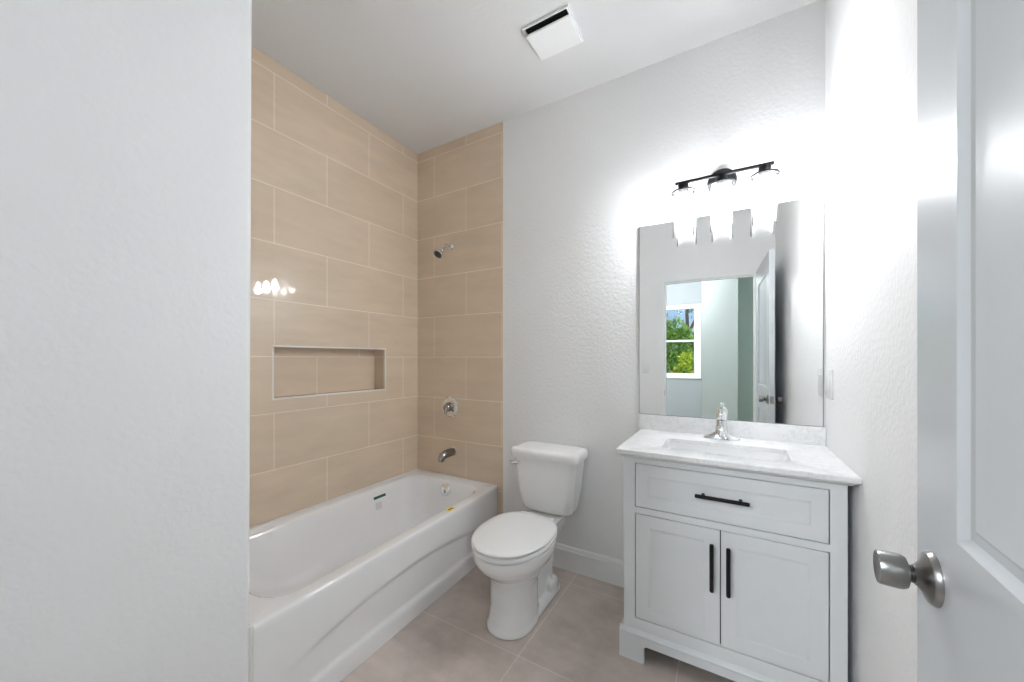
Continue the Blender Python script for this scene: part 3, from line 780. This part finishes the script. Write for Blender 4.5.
# ------------------------------------------------------------------ vanity light
LY, LZ = 2.055, 2.193
t = thing('vanity_light', 'three-lamp vanity light with black bar and clear glass shades above the mirror', 'wall lamp', (-0.035, YB, LZ))
def lp(x, y, z): return Vector((x + 0.035, y - YB, z - LZ))
MB().lathe([(0.0, 0.0), (0.066, 0.0), (0.066, -0.010), (0.060, -0.018), (0.0, -0.020)], lp(-0.037, YB, LZ), (0, 1, 0), 40).build('backplate', BRONZE, t)
MB().tube([lp(-0.037, YB - 0.015, LZ), lp(-0.037, LY, LZ)], 0.011).build('arm', BRONZE, t)
c0, c1 = lp(-0.243, LY, LZ + 0.002), lp(0.172, LY, LZ + 0.002)
MB().box(c0.x, c1.x, c0.y - 0.0065, c0.y + 0.0065, c0.z - 0.0065, c0.z + 0.0065, 0.001).build('bar', BRONZE, t)
RINGZ = 2.146
for x in (-0.205, -0.037, 0.136):
    sk_ = MB().lathe([(0.008, 0.050), (0.008, 0.042), (0.0235, 0.040), (0.025, 0.036), (0.025, -0.020), (0.022, -0.022), (0.0, -0.022)], lp(x, LY, RINGZ)).build('socket', BRONZE, t)
    rg = MB().torus(0.0535, 0.0045, lp(x, LY, RINGZ)).build('shade_ring', BRONZE, t)
    for k in range(3):
        a = radians(90 + 120 * k)
        MB().tube([lp(x + 0.021 * cos(a), LY + 0.021 * sin(a), RINGZ), lp(x + 0.051 * cos(a), LY + 0.051 * sin(a), RINGZ)], 0.0025, 8).build('spoke', BRONZE, rg)
    RO = 0.049
    sh = MB(); prof = [(RO, -0.004), (RO, -0.215), (RO - 0.001, -0.222), (RO - 0.007, -0.222), (RO - 0.007, -0.214), (RO - 0.004, -0.20), (RO - 0.004, -0.004)]
    rings = [[lp(x, LY, RINGZ) + Vector((r * cos(2 * pi * i / 40), r * sin(2 * pi * i / 40), h_)) for i in range(40)] for r, h_ in prof]
    sh.loft(rings, closed=True).build('glass_shade', SHADE, t)
    MB().lathe([(0.012, -0.021), (0.013, -0.045), (0.020, -0.065), (0.0285, -0.088), (0.030, -0.105), (0.027, -0.122), (0.017, -0.135), (0.0, -0.139)], lp(x, LY, RINGZ), seg=24).build('bulb', BULBM, t)

# ------------------------------------------------------------------ ceiling exhaust vent
vx0, vx1, vy0, vy1 = -0.880, -0.640, 1.588, 1.800
t = thing('exhaust_vent', 'square white exhaust vent cover on the ceiling with a slot at one edge', 'vent', ((vx0 + vx1) / 2, (vy0 + vy1) / 2, ZC))
cx, cy = (vx0 + vx1) / 2, (vy0 + vy1) / 2
us = [vx0 - cx, vx0 + .010 - cx, vx1 - .010 - cx, vx1 - cx]; vs = [vy0 - cy, vy0 + .005 - cy, vy1 - 0.014 - cy, vy1 - cy]
MB().grid_solid(us, vs, all_cells(us, vs, {(1, 1)}), -0.012, 0.0, 'XY').build('vent_frame', TRIM, t, smooth=None)
MB().box(vx0 + .009 - cx, vx1 - .009 - cx, vy0 + .004 - cy, vy1 - .012 - cy, -0.004, -0.001).build('slot_shade_sheet', GAP_SHADE, t, smooth=None)  # flat near-black sheet paints the shade inside the slot
pn = MB()
A = [Vector((vx0 + .006 - cx, vy0 + .024 - cy, 0)), Vector((vx1 - .006 - cx, vy0 + .024 - cy, 0)), Vector((vx1 - .006 - cx, vy1 - .004 - cy, 0)), Vector((vx0 + .006 - cx, vy1 - .004 - cy, 0))]
up = [0.0, 0.0, 0.014, 0.014]
top_ = [v + Vector((0, 0, -0.024 + 0.012 * (v.y - A[0].y) / (A[2].y - A[0].y))) for v in A]
pn.loft([top_, [v + Vector((0, 0, -0.006)) for v in top_], [v * 0.985 + Vector((0, 0, -0.0085)) + Vector((0, 0, v.z * 0.015)) for v in top_]])
pn.build('vent_cover', TRIM, t, smooth=None)

# ------------------------------------------------------------------ switches
def switch_plate(name, label, cat, loc, rot, w, h, gangs):
    t = thing(name, label, cat, loc, rot)
    MB().box(-w / 2, w / 2, -0.006, 0.0, -h / 2, h / 2, 0.003).build('cover_plate', PLAST, t)
    for gx in gangs:
        r_ = MB().box(gx - 0.0165, gx + 0.0165, -0.010, -0.004, -0.034, 0.034, 0.0015).build('rocker', PLAST, t)
    return t
switch_plate('switch_plate', 'white double switch plate on the wall right beside the mirror', 'switch', (XR, 2.058, 1.195), (0, 0, -pi / 2), 0.116, 0.128, (-0.023, 0.023))
switch_plate('switch_plate', 'white single switch plate beside the doorway, seen in the mirror', 'switch', (-0.811, 0.0, 1.205), (0, 0, pi), 0.078, 0.124, (0.0,))

# ------------------------------------------------------------------ door, open against the right wall
H = Vector((0.214, 0.022, 0)); F = Vector((0.2565, 0.836, 0))
LW = (F - H).length; LT = 0.036
ang = math.atan2(F.y - H.y, F.x - H.x)
door = MB()
# local: x along the leaf from hinge, y = 0 on the room face, +y(local) towards the camera side, leaf body at y<0
Dz0, Dz1 = 0.012, 2.140
panels = [(0.138, LW - 0.140, 1.068, 1.985), (0.138, LW - 0.140, 0.245, 0.858)]
def door_face(bm, y, sgn):
    xs_ = [0, panels[0][0], panels[0][1], LW]; zs_ = [Dz0, 0.245, 0.858, 1.068, 1.985, Dz1]
    V = {(i, j): bm.verts.new((xs_[i], y, zs_[j])) for i in range(4) for j in range(6)}
    for i in range(3):
        for j in range(5):
            if i == 1 and j in (1, 3): continue
            bm.faces.new([V[(i, j)], V[(i + 1, j)], V[(i + 1, j + 1)], V[(i, j + 1)]])
    for (j) in (1, 3):
        x0, x1, z0_, z1_ = xs_[1], xs_[2], zs_[j], zs_[j + 1]
        prev = [V[(1, j)], V[(2, j)], V[(2, j + 1)], V[(1, j + 1)]]
        for o, d in ((0.004, 0.004), (0.011, 0.0085), (0.020, 0.0095), (0.026, 0.0075), (0.034, 0.0100), (0.042, 0.0125)):
            cur = [bm.verts.new((x0 + o, y - sgn * d, z0_ + o)), bm.verts.new((x1 - o, y - sgn * d, z0_ + o)), bm.verts.new((x1 - o, y - sgn * d, z1_ - o)), bm.verts.new((x0 + o, y - sgn * d, z1_ - o))]
            for k in range(4): bm.faces.new([prev[k], prev[(k + 1) % 4], cur[(k + 1) % 4], cur[k]])
            prev = cur
        bm.faces.new(prev)
    return V
bm = door.bm
Va = door_face(bm, 0.0, 1); Vb = door_face(bm, -LT, -1)
per = [(i, 0) for i in range(4)] + [(3, j) for j in range(1, 6)] + [(i, 5) for i in (2, 1, 0)] + [(0, j) for j in (4, 3, 2, 1)]
for a, b in zip(per, per[1:] + per[:1]): bm.faces.new([Va[a], Va[b], Vb[b], Vb[a]])
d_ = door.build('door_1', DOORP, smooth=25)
d_.location = H; d_.rotation_euler = (0, 0, ang)
struct(d_); d_['label'] = 'white panelled door standing open against the right wall'
KX, KZ = LW - 0.068, 0.986
for sgn, y0 in ((1, 0.0), (-1, -LT)):
    k_ = MB().lathe([(0.0, 0.0), (0.037, 0.0), (0.037, 0.003), (0.034, 0.008), (0.022, 0.013), (0.0155, 0.018), (0.0135, 0.021), (0.0, 0.021)], (KX, y0, KZ), (0, sgn, 0), 36).build('knob_rose', NICKEL, d_)
    MB().lathe([(0.0, 0.018), (0.0125, 0.018), (0.0115, 0.027), (0.0, 0.027)], (KX, y0, KZ), (0, sgn, 0), 30).build('neck', plain('dark_knob_gap', (0.05, 0.05, 0.05), 0.4, metal=0.8), k_)
    MB().lathe([(0.0, 0.0265), (0.015, 0.0265), (0.0215, 0.029), (0.0240, 0.034), (0.0246, 0.040), (0.0243, 0.050), (0.0236, 0.058), (0.0228, 0.0600), (0.020, 0.0588), (0.0, 0.0570)], (KX, y0, KZ), (0, sgn, 0), 40).build('knob', NICKEL, k_)
MB().box(LW - 0.001, LW + 0.001, -LT / 2 - 0.0125, -LT / 2 + 0.0125, KZ - 0.0285, KZ + 0.0285).build('latch_plate', NICKEL, d_, smooth=None)
MB().box(LW, LW + 0.010, -LT / 2 - 0.006, -LT / 2 + 0.006, KZ - 0.009, KZ + 0.009, 0.002).build('latch_bolt', NICKEL, d_)
for z in (0.25, 1.07, 1.90):
    MB().lathe([(0.0, 0.0), (0.006, 0.0), (0.006, 0.09), (0.0, 0.09)], (-0.006, 0.001 - LT, z - 0.045), (0, 0, 1), 12).build('hinge', NICKEL, d_)
